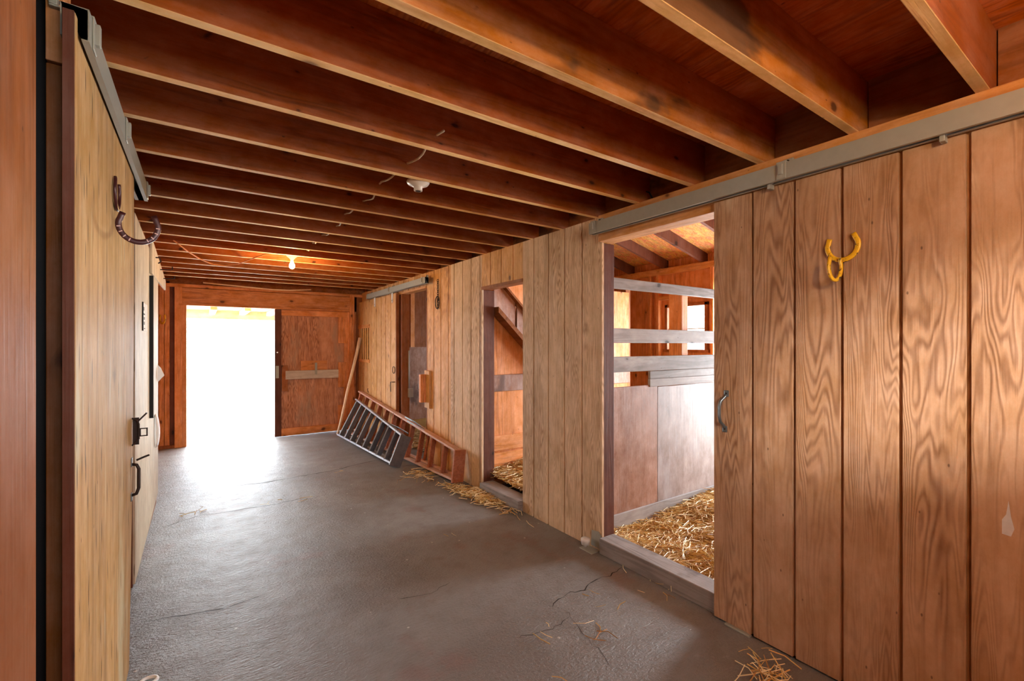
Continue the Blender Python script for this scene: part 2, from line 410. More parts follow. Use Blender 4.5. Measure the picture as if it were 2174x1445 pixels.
# ceiling joists, one object each
ords = ['first', 'second', 'third', 'fourth', 'fifth', 'sixth', 'seventh', 'eighth', 'ninth', 'tenth', 'eleventh', 'twelfth', 'thirteenth',
        'fourteenth', 'fifteenth', 'sixteenth', 'seventeenth', 'eighteenth', 'nineteenth']
for k in range(19):
    y = .3855+.39964*k
    old = k in (1, 2)
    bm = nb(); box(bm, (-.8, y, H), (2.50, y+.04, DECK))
    bm.faces.ensure_lookup_table(); bm.faces[0].material_index = 1  # underside face gets the painted-light wood
    o = obj('ceiling_joist', bm, ['joist_old' if old else 'joist', 'joist_lit_under'], bev=.003, origin=(.85, y+.02, H))
    lab = f'{ords[k]} ceiling joist counted from the camera end of the barn'
    if k == 0: lab = 'ceiling joist nearest the camera, at the top right corner'
    if old: lab += ', sooty and blotched'
    if k == 4: lab = 'fifth ceiling joist from the camera, holding the empty lamp socket'
    if k == 18: lab = 'last ceiling joist before the end wall, above the loose batten'
    tag(o, lab, 'joist', 'ceiling joists over the aisle', 'thing')
# blocking between the joists at the right wall
bm = nb()
for k in range(-1, 19):
    y = .3855+.39964*k
    box(bm, (2.46, y+.045, H), (2.50, y+.395, DECK))
tag(obj('trim_1', bm, 'dark_y'), 'dark sooty blocking boards between joist ends above right wall', 'blocking', kind='structure')
tag(obj('trim_2', B((2.362, -2.0, 2.242), (2.50, 2.357, H)), 'orange_y', bev=.004), 'long wooden header beam behind the near door track', 'beam', kind='structure')

# right wall: siding sheets
G = .2025
o = obj('wall_right', sheet_x(W, .02, 2.357, 3.338, .0, H, [2.371, 2.569, 2.771, 2.974, 3.176]), 'ply_tan')
tag(o, 'tan grooved plywood wall section between the two near stall openings', 'wall', kind='structure')
o = obj('wall_right', sheet_x(W, .02, 3.338, 4.063, 2.10, H, [3.496, 3.697, 3.896]), 'ply_gold')
tag(o, 'short golden grooved boards above the narrow middle stall opening', 'wall', kind='structure')
obj('lintel', B((2.392, 3.338, 2.070), (2.50, 4.063, 2.10)), 'brown_z', o)
o = obj('wall_right', sheet_x(W, .02, 4.063, 4.772, 0, H, [4.102, 4.292, 4.484, 4.688]), 'ply_tan')
tag(o, 'pale grooved wall section left of the narrow middle opening', 'wall', kind='structure')
o = obj('wall_right', sheet_x(W+.006, .02, 4.772, 5.467, 0, H, [4.845, 5.049, 5.252]), 'ply_gold')
tag(o, 'golden grooved wall section carrying the hanging chain', 'wall', kind='structure')
o = obj('wall_right', sheet_x(W, .02, 5.467, 8.38, 2.255, H, [5.467+.2025*i for i in range(1, 12)]), 'ply_gold')
tag(o, 'narrow golden boards above the far stall door track', 'wall', kind='structure')
obj('lintel', B((2.392, 5.467, 2.235), (2.50, 8.38, 2.257)), 'orange_y', o)
o = obj('wall_right', sheet_x(W, .02, 6.36, 8.38, 0, 2.235, []), 'redbrown_z')
tag(o, 'dark wall behind the far sliding stall door', 'wall', kind='structure')
o = obj('wall_right', sheet_x(W+.004, .02, -2.0, 1.30, 0, 2.25, []), 'ply_brown')
tag(o, 'brown wall behind the near sliding stall door', 'wall', kind='structure')
# stud faces behind the siding, visible as jamb posts
o = obj('trim_3', B((2.402, 2.36, 0), (2.53, 2.48, 2.242)), 'redbrown_z', bev=.004); tag(o, 'red-brown jamb post at the left of the near stall opening', 'post', kind='structure')
o = obj('trim_4', B((2.402, 4.066, 0), (2.555, 4.12, 2.07)), 'redbrown_z', bev=.003); tag(o, 'red-brown jamb post of the narrow middle opening', 'post', kind='structure')
o = obj('trim_5', B((2.402, 6.335, 0), (2.52, 6.375, 2.235)), 'brown_z', bev=.003); tag(o, 'brown jamb post of the far stall opening', 'post', kind='structure')
o = obj('trim_6', B((2.402, 5.452, 0), (2.50, 5.467, 2.235)), 'brown_z'); tag(o, 'brown edge post on the near side of the far stall opening', 'post', kind='structure')
o = obj('trim_7', B((2.402, 3.30, 0), (2.50, 3.338, 2.07)), 'brown_z'); tag(o, 'brown edge post on the near side of the middle opening', 'post', kind='structure')

# thresholds
o = obj('threshold_board', B((2.365, 1.30, 0), (2.515, 2.352, .112)), 'grey_y', bev=.006, origin=(2.44, 1.83, 0))
tag(o, 'worn grey wooden sill across the near stall opening, straw behind it', 'threshold', 'stall thresholds', 'thing')
o = obj('threshold_board', B((2.352, 3.339, 0), (2.515, 4.03, .095)), 'grey_y', bev=.006, origin=(2.44, 3.7, 0))
tag(o, 'worn grey wooden sill across the narrow middle stall opening', 'threshold', 'stall thresholds', 'thing')

# ------------------------------------------------------------------ sliding door on the right
D1 = empty('door_1', (2.345, .83, 0), 'large brown grooved sliding stall door at the right, hanging on a galvanised track', 'door', kind='structure')
obj('panel', sheet_x(2.335, .022, .20, 1.444, .012, 2.281, [1.234, 1.034, .839, .635, .437]), 'ply_brown', D1)
bm = nb()
for y0, y1 in ((.21, .30), (1.34, 1.434)): box(bm, (2.357, y0, .02), (2.375, y1, 2.27))
for z0, z1 in ((.03, .13), (1.1, 1.2), (2.18, 2.27)): box(bm, (2.357, .30, z0), (2.375, 1.34, z1))
obj('back_frame', bm, 'brown_z', D1)
# pull handle
bm = nb()
pts = [(2.333, 1.372, 1.235), (2.327, 1.378, 1.222), (2.305, 1.388, 1.20), (2.298, 1.392, 1.17), (2.298, 1.392, 1.12), (2.305, 1.390, 1.088), (2.327, 1.384, 1.066), (2.333, 1.380, 1.054)]
tube(bm, pts, .0, 10, flat=((.6, .8, 0), .013, .022))
hd = obj('pull_handle', bm, 'steel', D1, smooth=True)
for y, z in ((1.371, 1.24), (1.380, 1.048)):
    bm = nb(); box(bm, (2.329, y-.013, z-.017), (2.335, y+.013, z+.017)); obj('mounting_plate', bm, 'steel', hd, bev=.003)
    bm = nb(); lathe(bm, (2.331, y, z), [(.005, 0), (.004, .003)], (-1, 0, 0), 10); obj('screw', bm, 'iron', hd)
for y in (.50, 1.13):
    bm = nb(); box(bm, (2.29, y-.008, 2.262), (2.33, y+.008, 2.300))
    obj('hanger', bm, 'galv', D1, bev=.002)
obj('paint_smear', poly_extrude(nb(), [(2.3352, .352, .835), (2.3352, .330, .832), (2.3352, .322, .86), (2.3352, .330, .90), (2.3352, .336, .955), (2.3352, .342, .905), (2.3352, .352, .885)], (-.0006, 0, 0)), 'smear', D1)

def track(name, X0, X1, y0, y1, z0, z1, brackets, side, label):
    """box rail with an open slot underneath; brackets are strap clips lagged to the wall"""
    t = empty(name, ((X0+X1)/2, (y0+y1)/2, z0), label, 'door track', 'galvanised sliding door tracks', 'thing')
    s = .003; lip = .016
    out = [(X0, z1), (X1, z1), (X1, z0), (X1-lip, z0), (X1-lip, z0+s), (X1-s, z0+s), (X1-s, z1-s), (X0+s, z1-s), (X0+s, z0+s), (X0+lip, z0+s), (X0+lip, z0), (X0, z0)]
    bm = poly_extrude(nb(), [(a, y0, b) for a, b in out], (0, y1-y0, 0))
    bmesh.ops.triangulate(bm, faces=[f for f in bm.faces if len(f.verts) > 4])
    obj('rail', bm, 'galv', t)
    fx = X0 if side < 0 else X1
    for y in brackets:
        bm = nb()
        box(bm, (min(fx, fx+side*.005), y-.022, z0+.002), (max(fx, fx+side*.005), y+.022, z1+.004))
        box(bm, (min(fx, fx+side*.016), y-.010, z0+.022), (max(fx, fx+side*.016), y+.010, z1-.006))
        wx = X1 if side < 0 else X0
        box(bm, (min(fx+side*.005, wx-side*.03), y-.022, z1+.002), (max(fx+side*.005, wx-side*.03), y+.022, z1+.008))
        box(bm, (min(wx-side*.012, wx-side*.03), y-.022, z1+.008), (max(wx-side*.012, wx-side*.03), y+.022, z1+.038))
        br = obj('bracket', bm, 'galv', t, bev=.003)
        bm = nb(); lathe(bm, (wx-side*.012, y, z1+.024), [(.008, 0), (.007, .006)], (side, 0, 0), 6); obj('lag_bolt', bm, 'iron', br)
    return t
track('door_track', 2.27, 2.325, -1.0, 2.357, 2.283, 2.36, (1.062, 2.315, -.4), -1, 'long galvanised door track above the right-hand sliding door')
track('door_track', 2.295, 2.345, 5.268, 7.695, 2.268, 2.345, (5.36, 6.58, 7.62), -1, 'short galvanised door track over the far stall door')
track('door_track', -.305, -.248, 1.66, 3.32, 2.318, 2.405, (1.72, 2.4, 3.27), 1, 'galvanised door track at the top of the left sliding door')

# floor guide of the near opening
g = empty('door_guide', (2.40, 2.42, 0), 'galvanised door guide with white roller at the foot of the tan wall', 'door guide', kind='thing')
obj('plate', poly_extrude(nb(), [(2.392, 2.36, .02), (2.392, 2.46, .02), (2.392, 2.455, .13), (2.392, 2.385, .14), (2.392, 2.36, .12)], (.007, 0, 0)), 'galv', g)
obj('foot', B((2.31, 2.37, .0), (2.398, 2.50, .007)), 'galv', g, bev=.002)
bm = nb(); lathe(bm, (2.345, 2.47, .012), [(.010, 0), (.010, .012), (.030, .02), (.034, .05), (.034, .062), (.012, .064)], (0, 0, 1), 20); obj('roller', bm, 'white', g, smooth=True)
o = obj('guide_strip', B((2.318, 1.24, 0), (2.345, 1.375, .011)), 'galv', bev=.003, origin=(2.33, 1.31, 0)); tag(o, 'pale metal guide strip on floor under the right sliding door', 'guide strip', kind='thing')

# ------------------------------------------------------------------ stalls behind the right wall
XB = 5.5
o = obj('floor_stall', B((2.62, -.6, -.1), (5.6, 9.3, .0)), 'concrete'); tag(o, 'stall floor under the straw bedding', 'floor', kind='structure')
# back wall, with window opening (y 3.474..4.14) and an exterior doorway for stall one (y 1.38..2.20)
bm = nb()
box(bm, (XB, -.6, 0), (XB+.05, 1.35, 2.7)); box(bm, (XB, 1.35, 2.10), (XB+.05, 2.30, 2.7))
box(bm, (XB, 2.30, 0), (XB+.05, 2.62, 2.7)); box(bm, (XB, 2.62, 2.20), (XB+.05, 3.32, 2.7)); box(bm, (XB, 3.32, 0), (XB+.05, 3.474, 2.7)); box(bm, (XB, 3.474, 0), (XB+.05, 4.14, 1.43)); box(bm, (XB, 3.474, 2.07), (XB+.05, 4.14, 2.7))
box(bm, (XB, 4.14, 0), (XB+.05, 6.6, 2.7)); box(bm, (XB, 6.6, 0), (XB+.05, 7.2, 1.1)); box(bm, (XB, 6.6, 2.15), (XB+.05, 7.2, 2.7)); box(bm, (XB, 7.2, 0), (XB+.05, 9.3, 2.7))
o = tag(obj('wall_back', bm, 'orange_z'), 'orange board back wall of the stalls', 'wall', kind='structure')
for y in (3.36, 4.20, 4.34, 4.84, 5.2, 5.8):
    obj('stud', B((XB-.09, y, 0), (XB, y+.04, 2.50)), 'orange_z', o, bev=.002)
obj('top_plate', B((XB-.09, -.6, 2.50), (XB, 9.3, 2.585)), 'orange_y', o, bev=.003)
obj('fire_block', B((XB-.09, 3.40, 2.14), (XB, 4.2, 2.19)), 'orange_y', o)
# window
w = empty('window_1', (XB, 3.8, 1.43), 'small bright stall window with a wooden frame', 'window', kind='structure')
bm = nb()
for lo, hi in (((XB-.03, 3.474, 1.43), (XB+.05, 3.52, 2.07)), ((XB-.03, 4.10, 1.43), (XB+.05, 4.14, 2.07)), ((XB-.03, 3.474, 2.03), (XB+.05, 4.14, 2.07)), ((XB-.05, 3.45, 1.40), (XB+.05, 4.16, 1.44))): box(bm, lo, hi)
obj('frame', bm, 'brown_z', w, bev=.002)
obj('pane', B((XB+.02, 3.52, 1.44), (XB+.026, 4.10, 2.03)), 'glass', w)
bm = nb(); box(bm, (XB+.005, 3.52, 1.715), (XB+.035, 4.10, 1.73)); box(bm, (XB+.005, 3.86, 1.44), (XB+.035, 3.875, 2.03)); obj('glazing_bar', bm, 'white', w)
# lean-to roof
def roofz(x): return 2.70+(5.5-x)*.25
bm = poly_extrude(nb(), [(2.3, -.6, roofz(2.3)), (5.95, -.6, roofz(5.95)), (5.95, -.6, roofz(5.95)+.02), (2.3, -.6, roofz(2.3)+.02)], (0, 10, 0))
rf = tag(obj('ceiling_stall', bm, 'osb'), 'sloping strand board roof underside over the stalls', 'roof', kind='structure')
bm = nb()
for i in range(20):
    yy = 2.62+i*.028; zz = roofz(3.9)-.002
    for j in range(4):
        x = 4.05+random.uniform(-.05, .05); l = random.uniform(.015, .05)
        v = [bm.verts.new((x+a*l, yy+b*.004+c, roofz(x+a*l)-.0025)) for a, b, c in ((-1, -1, 0), (1, -1, .012), (1, 1, .012), (-1, 1, 0))]; bm.faces.new(v)
obj('ink_stamp', bm, 'ink', rf)
rl = ['nearest the door edge', 'second from the sliding door edge', 'third from the sliding door edge', 'fourth from the sliding door edge', 'beyond the jamb post', 'above the hidden far end of the stall']
for i, y in enumerate((2.88, 3.49, 4.10, 4.71, 5.32, 5.93)):
    bm = poly_extrude(nb(), [(2.4, y, roofz(2.4)-.14), (5.5, y, roofz(5.5)-.14), (5.5, y, roofz(5.5)-.002), (2.4, y, roofz(2.4)-.002)], (0, .04, 0))
    tag(obj('rafter', bm, 'redbrown_z', origin=(4, y, 3)), 'dark brown sloping roof rafter over the stalls, ' + rl[i], 'rafter', 'rafters of the stall roof', 'thing')
# wall between aisle and stall, above the beam (inside)
o = obj('wall_stall', B((2.50, -.6, 2.43), (2.53, 9.3, 3.6)), 'brown_z'); tag(o, 'upper wall between aisle and stalls', 'wall', kind='structure')
o = obj('wall_stall', B((2.43, -.62, 0), (5.6, -.6, 3.6)), 'ply_gold'); tag(o, 'near end wall of the stalls', 'wall', kind='structure')
bm = B((2.43, 8.5, 0), (5.6, 8.52, 1.46)); o = obj('wall_stall', bm, 'stall_panel')
tag(o, 'scuffed plywood lower wall at the end of the far stall', 'wall', kind='structure')
o = obj('wall_stall', B((2.43, 8.53, 0), (5.6, 8.56, 3.6)), 'brown_z'); tag(o, 'brown boards at the end of the far stall', 'wall', kind='structure')
obj('stud', B((3.38, 8.44, 1.46), (3.46, 8.53, 3.2)), 'orange_z', o)
obj('stud', B((3.0, 8.44, 1.46), (3.04, 8.53, 3.2)), 'brown_z', o)

# partition between stall one and two: plywood panels below, open rails above
P = empty('stall_partition', (3.9, 2.52, 0), 'stall partition of scuffed plywood with grey rails above, seen through the near opening', 'stall partition', kind='thing')
obj('panel', B((2.53, 2.50, .06), (3.205, 2.525, 1.165)), 'stall_panel', P, bev=.003)
obj('panel', B((3.208, 2.50, .06), (5.42, 2.525, 1.145)), 'stall_panel2', P, bev=.003)
obj('kick_board', B((2.53, 2.485, .0), (5.42, 2.50, .17)), 'grey_x', P, bev=.004)
obj('board', B((3.10, 2.492, 1.150), (5.42, 2.515, 1.215)), 'grey_x', P, bev=.003)
obj('board', B((3.11, 2.50, 1.215), (5.42, 2.52, 1.282)), 'grey_x', P, bev=.003)
for z0, z1 in ((1.285, 1.408), (1.516, 1.632), (1.945, 2.028)):
    obj('rail', B((2.50, 2.484, z0), (5.42, 2.522, z1)), 'grey_x', P, bev=.004)
obj('post', B((3.575, 2.524, 0), (3.665, 2.66, 2.00)), 'orange_z', P, bev=.003)
obj('post', B((4.9, 2.524, 0), (4.99, 2.66, 2.00)), 'orange_z', P, bev=.003)

# partition between stall two and three, with boards and loft stair
P2 = empty('stall_partition', (3.9, 4.17, 0), 'orange board partition behind the narrow middle opening', 'stall partition', kind='thing')
obj('panel', B((2.56, 4.15, .30), (3.62, 4.175, 3.08)), 'orange_z', P2)
obj('panel', B((3.62, 4.15, .30), (4.73, 4.175, 2.2)), 'orange_z', P2)
obj('post', B((4.70, 4.176, 0), (4.79, 4.26, 2.25)), 'brown_z', P2, bev=.003)
obj('board', B((2.56, 4.13, 1.0), (4.73, 4.15, 1.178)), 'stall_panel', P2, bev=.004)
obj('board', B((2.56, 4.13, .36), (4.73, 4.15, .525)), 'orange_x', P2, bev=.004)
obj('board', B((2.56, 4.13, .0), (4.73, 4.15, .34)), 'orange_x', P2, bev=.004)
st = empty('loft_stair', (3.2, 4.0, 1.2), 'slanting boarded stair underside seen high in the middle opening', 'stair', kind='thing')
sl = -.935
def sz(x, off): return 1.839+sl*(x-2.592)+off
def slant(x0, x1, o0, o1, y0, y1):
    return poly_extrude(nb(), [(x0, y0, sz(x0, o0)), (x1, y0, sz(x1, o0)), (x1, y0, sz(x1, o1)), (x0, y0, sz(x0, o1))], (0, y1-y0, 0))
obj('stringer', slant(2.56, 4.2, -.03, .03, 3.99, 4.128), 'dark_y', st)
obj('stringer', slant(2.56, 4.2, .345, .375, 4.02, 4.128), 'dark_y', st)
obj('side_board', slant(2.56, 2.83, .03, .345, 4.08, 4.10), 'stall_panel', st)
obj('side_board', slant(2.85, 4.2, .03, .345, 4.07, 4.09), 'stall_panel', st)

# straw ----------------------------------------------------------------
def straw(name, n, region, hz, label, group=None, lens=(.06, .2), wid=.0026, base=None, up=.35, parent=None):
    """loose stems: region() gives x, y and hz(x, y) the height of the bed"""
    V, F, I = [], [], []
    for _ in range(n):
        x, y = region(); a = random.uniform(0, 2*PI); L = random.uniform(*lens)
        t = random.gauss(0, up*.35); z = hz(x, y)+random.random()**2*.03
        d = Vector((math.cos(a)*math.cos(t), math.sin(a)*math.cos(t), math.sin(t)))
        s = d.cross(Vector((0, 0, 1))).normalized(); u = s.cross(d)
        w = wid*random.uniform(.6, 1.5); bend = random.gauss(0, .12)*L
        p0 = Vector((x, y, z)) - d*L/2; p2 = p0+d*L; p1 = (p0+p2)/2+s*bend+u*abs(bend)*.3
        for p in (p0, p1, p2): p.z = max(p.z, .004)
        b = len(V)
        for p in (p0, p1, p2): V += [p+s*w, p-s*w*.5+u*w*.9, p-s*w*.5-u*w*.9]
        for r in (0, 3):
            for k in range(3):
                F.append((b+r+k, b+r+(k+1)%3, b+r+3+(k+1)%3, b+r+3+k)); I.append(0)
        F.append((b, b+2, b+1)); F.append((b+6, b+7, b+8)); mi = random.choices((0, 1, 2), (5, 5, 2))[0]
        I[-6:] = [mi]*6; I += [mi]*2
    me = bpy.data.meshes.new(name); me.from_pydata([tuple(v) for v in V], [], F)
    for mm in STRAW: me.materials.append(mm)
    me.materials.append(M['straw_base'])
    for p, i in zip(me.polygons, I): p.material_index = i
    if base:
        bm = nb(); bm.from_mesh(me); x0, x1, y0, y1, nx, ny = base
        g = [[bm.verts.new((x0+(x1-x0)*i/nx, y0+(y1-y0)*j/ny, hz(x0+(x1-x0)*i/nx, y0+(y1-y0)*j/ny)-.004)) for j in range(ny+1)] for i in range(nx+1)]
        for i in range(nx):
            for j in range(ny):
                bm.faces.new((g[i][j], g[i+1][j], g[i+1][j+1], g[i][j+1])).material_index = 3
        bm.to_mesh(me); bm.free()
    o = bpy.data.objects.new(name, me); COL.objects.link(o)
    return tag(o, label, 'straw', group, 'stuff')
def bed1(x, y):
    return .055+.035*math.sin(x*3.1+y*2)*math.cos(y*4.3)+.02*math.sin(x*11)*math.sin(y*9)+.16*max(0, min(1, (x-3.0)/1.4))*max(0, min(1, (2.6-y)/1.2+.35))
straw('straw_bedding', 11000, lambda: (random.uniform(2.56, 4.7), random.uniform(1.15, 2.49)), bed1, 'deep golden straw bedding inside the near stall', base=(2.52, 5.3, .3, 2.484, 50, 40), lens=(.07, .26), wid=.0022)
def bed2(x, y): return .09+.04*math.sin(x*4+1)*math.sin(y*5)+.12*max(0, min(1, (y-3.6)/.5))
straw('straw_bedding', 3500, lambda: (random.uniform(2.54, 3.5), random.uniform(3.1, 4.14)), bed2, 'golden straw bedding inside the narrow middle stall', base=(2.52, 5.3, 2.53, 4.128, 40, 24))
def bed3(x, y): return .05+.02*math.sin(x*5)*math.sin(y*4)
straw('straw_bedding', 1200, lambda: (random.uniform(2.5, 3.6), random.uniform(5.2, 7.4)), bed3, 'sparse straw bedding inside the far stall', base=(2.62, 5.3, 4.2, 8.5, 20, 24))
def gau(cx, cy, sx, sy, rot=0):
    def f():
        a, b = random.gauss(0, sx), random.gauss(0, sy); c, s = math.cos(rot), math.sin(rot)
        return min(cx+a*c-b*s, 2.36), cy+a*s+b*c
    return f
straw('straw_litter', 420, gau(2.25, 3.92, .06, .24, .12), lambda x, y: .006+.018*math.exp(-((x-2.26)**2+(y-3.9)**2)/.03), 'straw spilled on the concrete before the middle opening', lens=(.05, .16), up=.25)
straw('straw_litter', 60, gau(2.08, 4.9, .10, .12), lambda x, y: .005, 'thin straw wisps on the floor near the ladder ends', lens=(.05, .2), up=.1)
straw('straw_litter', 45, gau(2.10, 1.03, .05, .05), lambda x, y: .012+.02*random.random(), 'small clump of straw at the bottom edge by the right door', lens=(.06, .17), wid=.0022, up=.9)
sing = [(1.07, 2.02), (1.64, 3.24), (1.91, 2.02), (-.05, 4.95), (.85, 4.78), (1.48, 1.88), (1.43, 5.58), (2.02, 1.95), (1.86, 1.88), (2.0, 1.82), (1.9, 1.75), (1.7, 1.72), (2.26, 1.9), (1.25, 1.5), (.95, 1.7), (-.08, 4.93), (.55, 4.8), (2.2, 1.12), (1.6, 1.25), (2.33, 1.75), (2.34, 1.65), (2.33, 2.0)]
straw('straw_litter', 48, lambda: (lambda p: (p[0]+random.gauss(0, .05), p[1]+random.gauss(0, .05)))(random.choice(sing)), lambda x, y: .003, 'single straw stems scattered over the concrete aisle', lens=(.04, .12), wid=.002, up=.05)

# ------------------------------------------------------------------ far sliding stall door
D3 = empty('door_3', (2.35, 7.4, 0), 'golden sliding stall door with a barred vent, far end of right wall', 'door', kind='structure')
gr3 = [6.643, 6.87, 7.066, 7.294, 7.585, 7.78, 7.98, 8.18]
gx = 2.345
obj('panel', sheet_x(gx, .02, 6.427, 7.62, .02, 2.255, gr3), 'ply_gold', D3)
obj('panel', sheet_x(gx, .02, 7.62, 8.32, .02, 1.22, gr3), 'ply_gold', D3)
obj('panel', sheet_x(gx, .02, 7.62, 8.32, 1.83, 2.255), 'ply_gold', D3)
obj('panel', sheet_x(gx, .02, 8.26, 8.32, 1.22, 1.83), 'ply_gold', D3)
obj('panel', sheet_x(gx, .02, 7.62, 7.70, 1.22, 1.83), 'ply_gold', D3)
bm = nb()
box(bm, (gx-.012, 7.66, 1.79), (gx, 8.30, 1.85)); box(bm, (gx-.012, 7.66, 1.20), (gx, 8.30, 1.255))
obj('vent_frame', bm, 'orange_y', D3)
for y in (7.755, 7.87, 7.985, 8.10, 8.2):
    obj('vent_bar', B((gx-.004, y, 1.25), (gx+.018, y+.045, 1.80)), 'ply_gold', D3)
obj('edge_stile', B((gx, 6.41, .02), (gx+.045, 6.432, 2.25)), 'brown_z', D3)
for y in (6.56, 7.38):
    bm = nb(); box(bm, (gx-.010, y-.03, 2.15), (gx-.001, y+.03, 2.275)); lathe(bm, (gx-.001, y, 2.15), [(.03, 0), (.03, .009)], (-1, 0, 0), 16)
    h = obj('hanger_strap', bm, 'white', D3, bev=.002)
    bm = nb(); lathe(bm, (gx-.008, y, 2.155), [(.008, 0), (.006, .005)], (-1, 0, 0), 8); obj('bolt', bm, 'iron', h)
bm = nb(); tube(bm, arc((gx-.006, 6.50, 1.135), (0, 1, 0), (0, 0, 1), .05, 0, 360, 28)[:-1], .004, 8, closed=True); obj('ring_pull', bm, 'iron', D3, smooth=True)
bm = nb(); tube(bm, [(gx, 6.46, .96), (gx-.03, 6.47, .96), (gx-.032, 6.56, .955), (gx-.03, 6.56, .84), (gx-.015, 6.60, .81)], .006, 8); obj('latch_hook', bm, 'iron', D3, smooth=True)
bm = nb(); tube(bm, [(gx, 7.72, .70), (gx-.012, 7.72, .715), (gx-.02, 7.72, .75), (gx-.012, 7.72, .77)], .006, 8); obj('hook', bm, 'iron', D3, smooth=True)

# latch block on the jamb of the far opening
lb = empty('latch_block', (2.37, 5.45, .72), 'wooden latch block with dark metal keeper beside far stall opening', 'latch block', kind='thing')
obj('backing_board', B((2.374, 5.32, .70), (2.405, 5.47, 1.175)), 'ply_gold', lb, bev=.003)
obj('stop_board', B((2.30, 5.415, .77), (2.374, 5.47, 1.125)), 'orange_z', lb, bev=.003)
bm = nb(); box(bm, (2.312, 5.470, .93), (2.362, 5.476, 1.0)); obj('keeper_plate', bm, 'iron', lb)
bm = nb(); tube(bm, [(2.32, 5.475, .94), (2.32, 5.52, .94), (2.32, 5.52, .99), (2.32, 5.475, .99)], .004, 6); obj('keeper_loop', bm, 'steel', lb)
# conduit in the far stall
cd = empty('electrical_conduit', (2.50, 6.30, .68), 'grey electrical conduit ending in a small box inside the far stall', 'conduit', kind='thing')
bm = nb(); tube(bm, [(2.505, 6.322, .86), (2.505, 6.322, 1.42)], .011, 10); obj('pipe', bm, 'grey_pvc', cd, smooth=True)
obj('outlet_box', B((2.49, 6.285, .74), (2.56, 6.333, .87)), 'grey_pvc', cd, bev=.004)

# chain with a horseshoe on the wall
ch = empty('hanging_chain', (2.38, 5.11, 2.0), 'dark iron chain with ring hanging on the golden wall boards', 'chain', kind='thing')
bm = nb()
for i in range(10):
    z = 2.285-i*.026; c = (2.39, 5.10, z)
    u = (0, 1, 0) if i % 2 else (1, 0, 0)
    pts = [Vector(c)+Vector(u)*(.009*math.cos(t))+Vector((0, 0, 1))*(.018*math.sin(t)) for t in [2*PI*k/12 for k in range(12)]]
    tube(bm, pts, .0035, 6, closed=True)
obj('links', bm, 'iron', ch, smooth=True)
bm = nb(); tube(bm, [Vector((2.392, 5.12, 2.02))+Vector((0, math.cos(t)*.055, math.sin(t)*.075)) for t in [2*PI*k/24 for k in range(24)]], .006, 8, closed=True); obj('ring', bm, 'iron', ch, smooth=True)
bm = nb()
for i in range(6):
    z = 2.05-i*.02; pts = [Vector((2.386, 5.09+.008*(i % 2), z))+Vector((0 if i % 2 else .009, .009 if i % 2 else 0, 0))*math.cos(t)+Vector((0, 0, .015))*math.sin(t) for t in [2*PI*k/12 for k in range(12)]]
    tube(bm, pts, .0035, 6, closed=True)
obj('loose_links', bm, 'iron', ch, smooth=True)

# ------------------------------------------------------------------ end wall and barn door
YW = 8.25
bm = nb()
for a, b, c in ((-.62, -.50, YW+.06), (-.495, -.437, YW+.05), (-.432, -.372, YW+.05)):
    box(bm, (a, c, 0), (b, c+.03, H))
box(bm, (-2.0, YW+.09, 0), (-.17, YW+.12, DECK)); box(bm, (2.20, YW+.09, 0), (2.62, YW+.12, DECK)); box(bm, (-.3, YW+.09, 2.09), (2.43, YW+.12, DECK))
wf = tag(obj('wall_far', bm, 'orange_z', bev=.002), 'orange timber end wall around the open barn door', 'wall', kind='structure')
obj('recess_shade_board', B((-.372, YW+.07, 0), (-.31, YW+.09, 2.36)), 'redbrown_z', wf)  # dark colour stands for the stud's shadowed side
obj('blocking', B((-.62, YW+.05, 2.36), (2.45, YW+.09, DECK)), 'dark_y', wf)
obj('sole_plate', B((-.62, YW+.0, 0), (-.31, YW+.06, .04)), 'brown_z', wf)
obj('header_beam', B((-.262, YW, 2.095), (2.172, YW+.09, 2.345)), 'orange_x', wf, bev=.004)
obj('header_ledge', B((-.262, YW-.012, 2.085), (2.172, YW+.05, 2.112)), 'orange_x', wf, bev=.003)
obj('top_plate', B((-.62, YW+.02, 2.352), (2.40, YW+.10, 2.40)), 'orange_x', wf, bev=.003)
obj('stud', B((-.312, YW-.01, 0), (-.222, YW+.09, 2.35)), 'orange_z', wf, bev=.003)
obj('jamb', B((-.222, YW+.005, 0), (-.172, YW+.12, 2.09)), 'orange_z', wf, bev=.003)
obj('trimmer', B((2.172, YW, 0), (2.255, YW+.09, 2.38)), 'orange_z', wf, bev=.003)
obj('corner_stud', B((2.31, YW+.06, 0), (2.40, YW+.10, 2.38)), 'brown_z', wf)
D4 = empty('door_4', (1.6, YW+.08, 0), 'right leaf of the barn end door, framed old plywood with a white bar', 'door', kind='structure')
yd = YW+.06
obj('panel', B((1.0, yd, .006), (2.215, yd+.02, 2.09)), 'door_old', D4)
bm = nb(); box(bm, (.996, yd-.03, .006), (1.092, yd, 2.08)); obj('stile', bm, 'redbrown_z', D4, bev=.003)
bm = nb(); box(bm, (2.14, yd-.03, .006), (2.172, yd, 2.08)); obj('stile', bm, 'orange_z', D4, bev=.003)
obj('rail', B((1.092, yd-.03, 1.985), (2.14, yd, 2.08)), 'orange_x', D4, bev=.003)
obj('rail', B((1.092, yd-.03, .006), (2.14, yd, .13)), 'orange_x', D4, bev=.003)
for z0, z1 in ((1.53, 1.985), (.76, 1.20), (.14, .45)): obj('cleat', B((1.985, yd-.028, z0), (2.14, yd, z1)), 'orange_z', D4, bev=.003)
obj('cleat', B((2.085, yd-.026, .45), (2.14, yd, .76)), 'orange_z', D4); obj('cleat', B((2.085, yd-.026, 1.20), (2.14, yd, 1.53)), 'orange_z', D4)
obj('backing_block', B((1.385, yd-.022, 1.06), (1.80, yd, 1.235)), 'orange_x', D4, bev=.003)
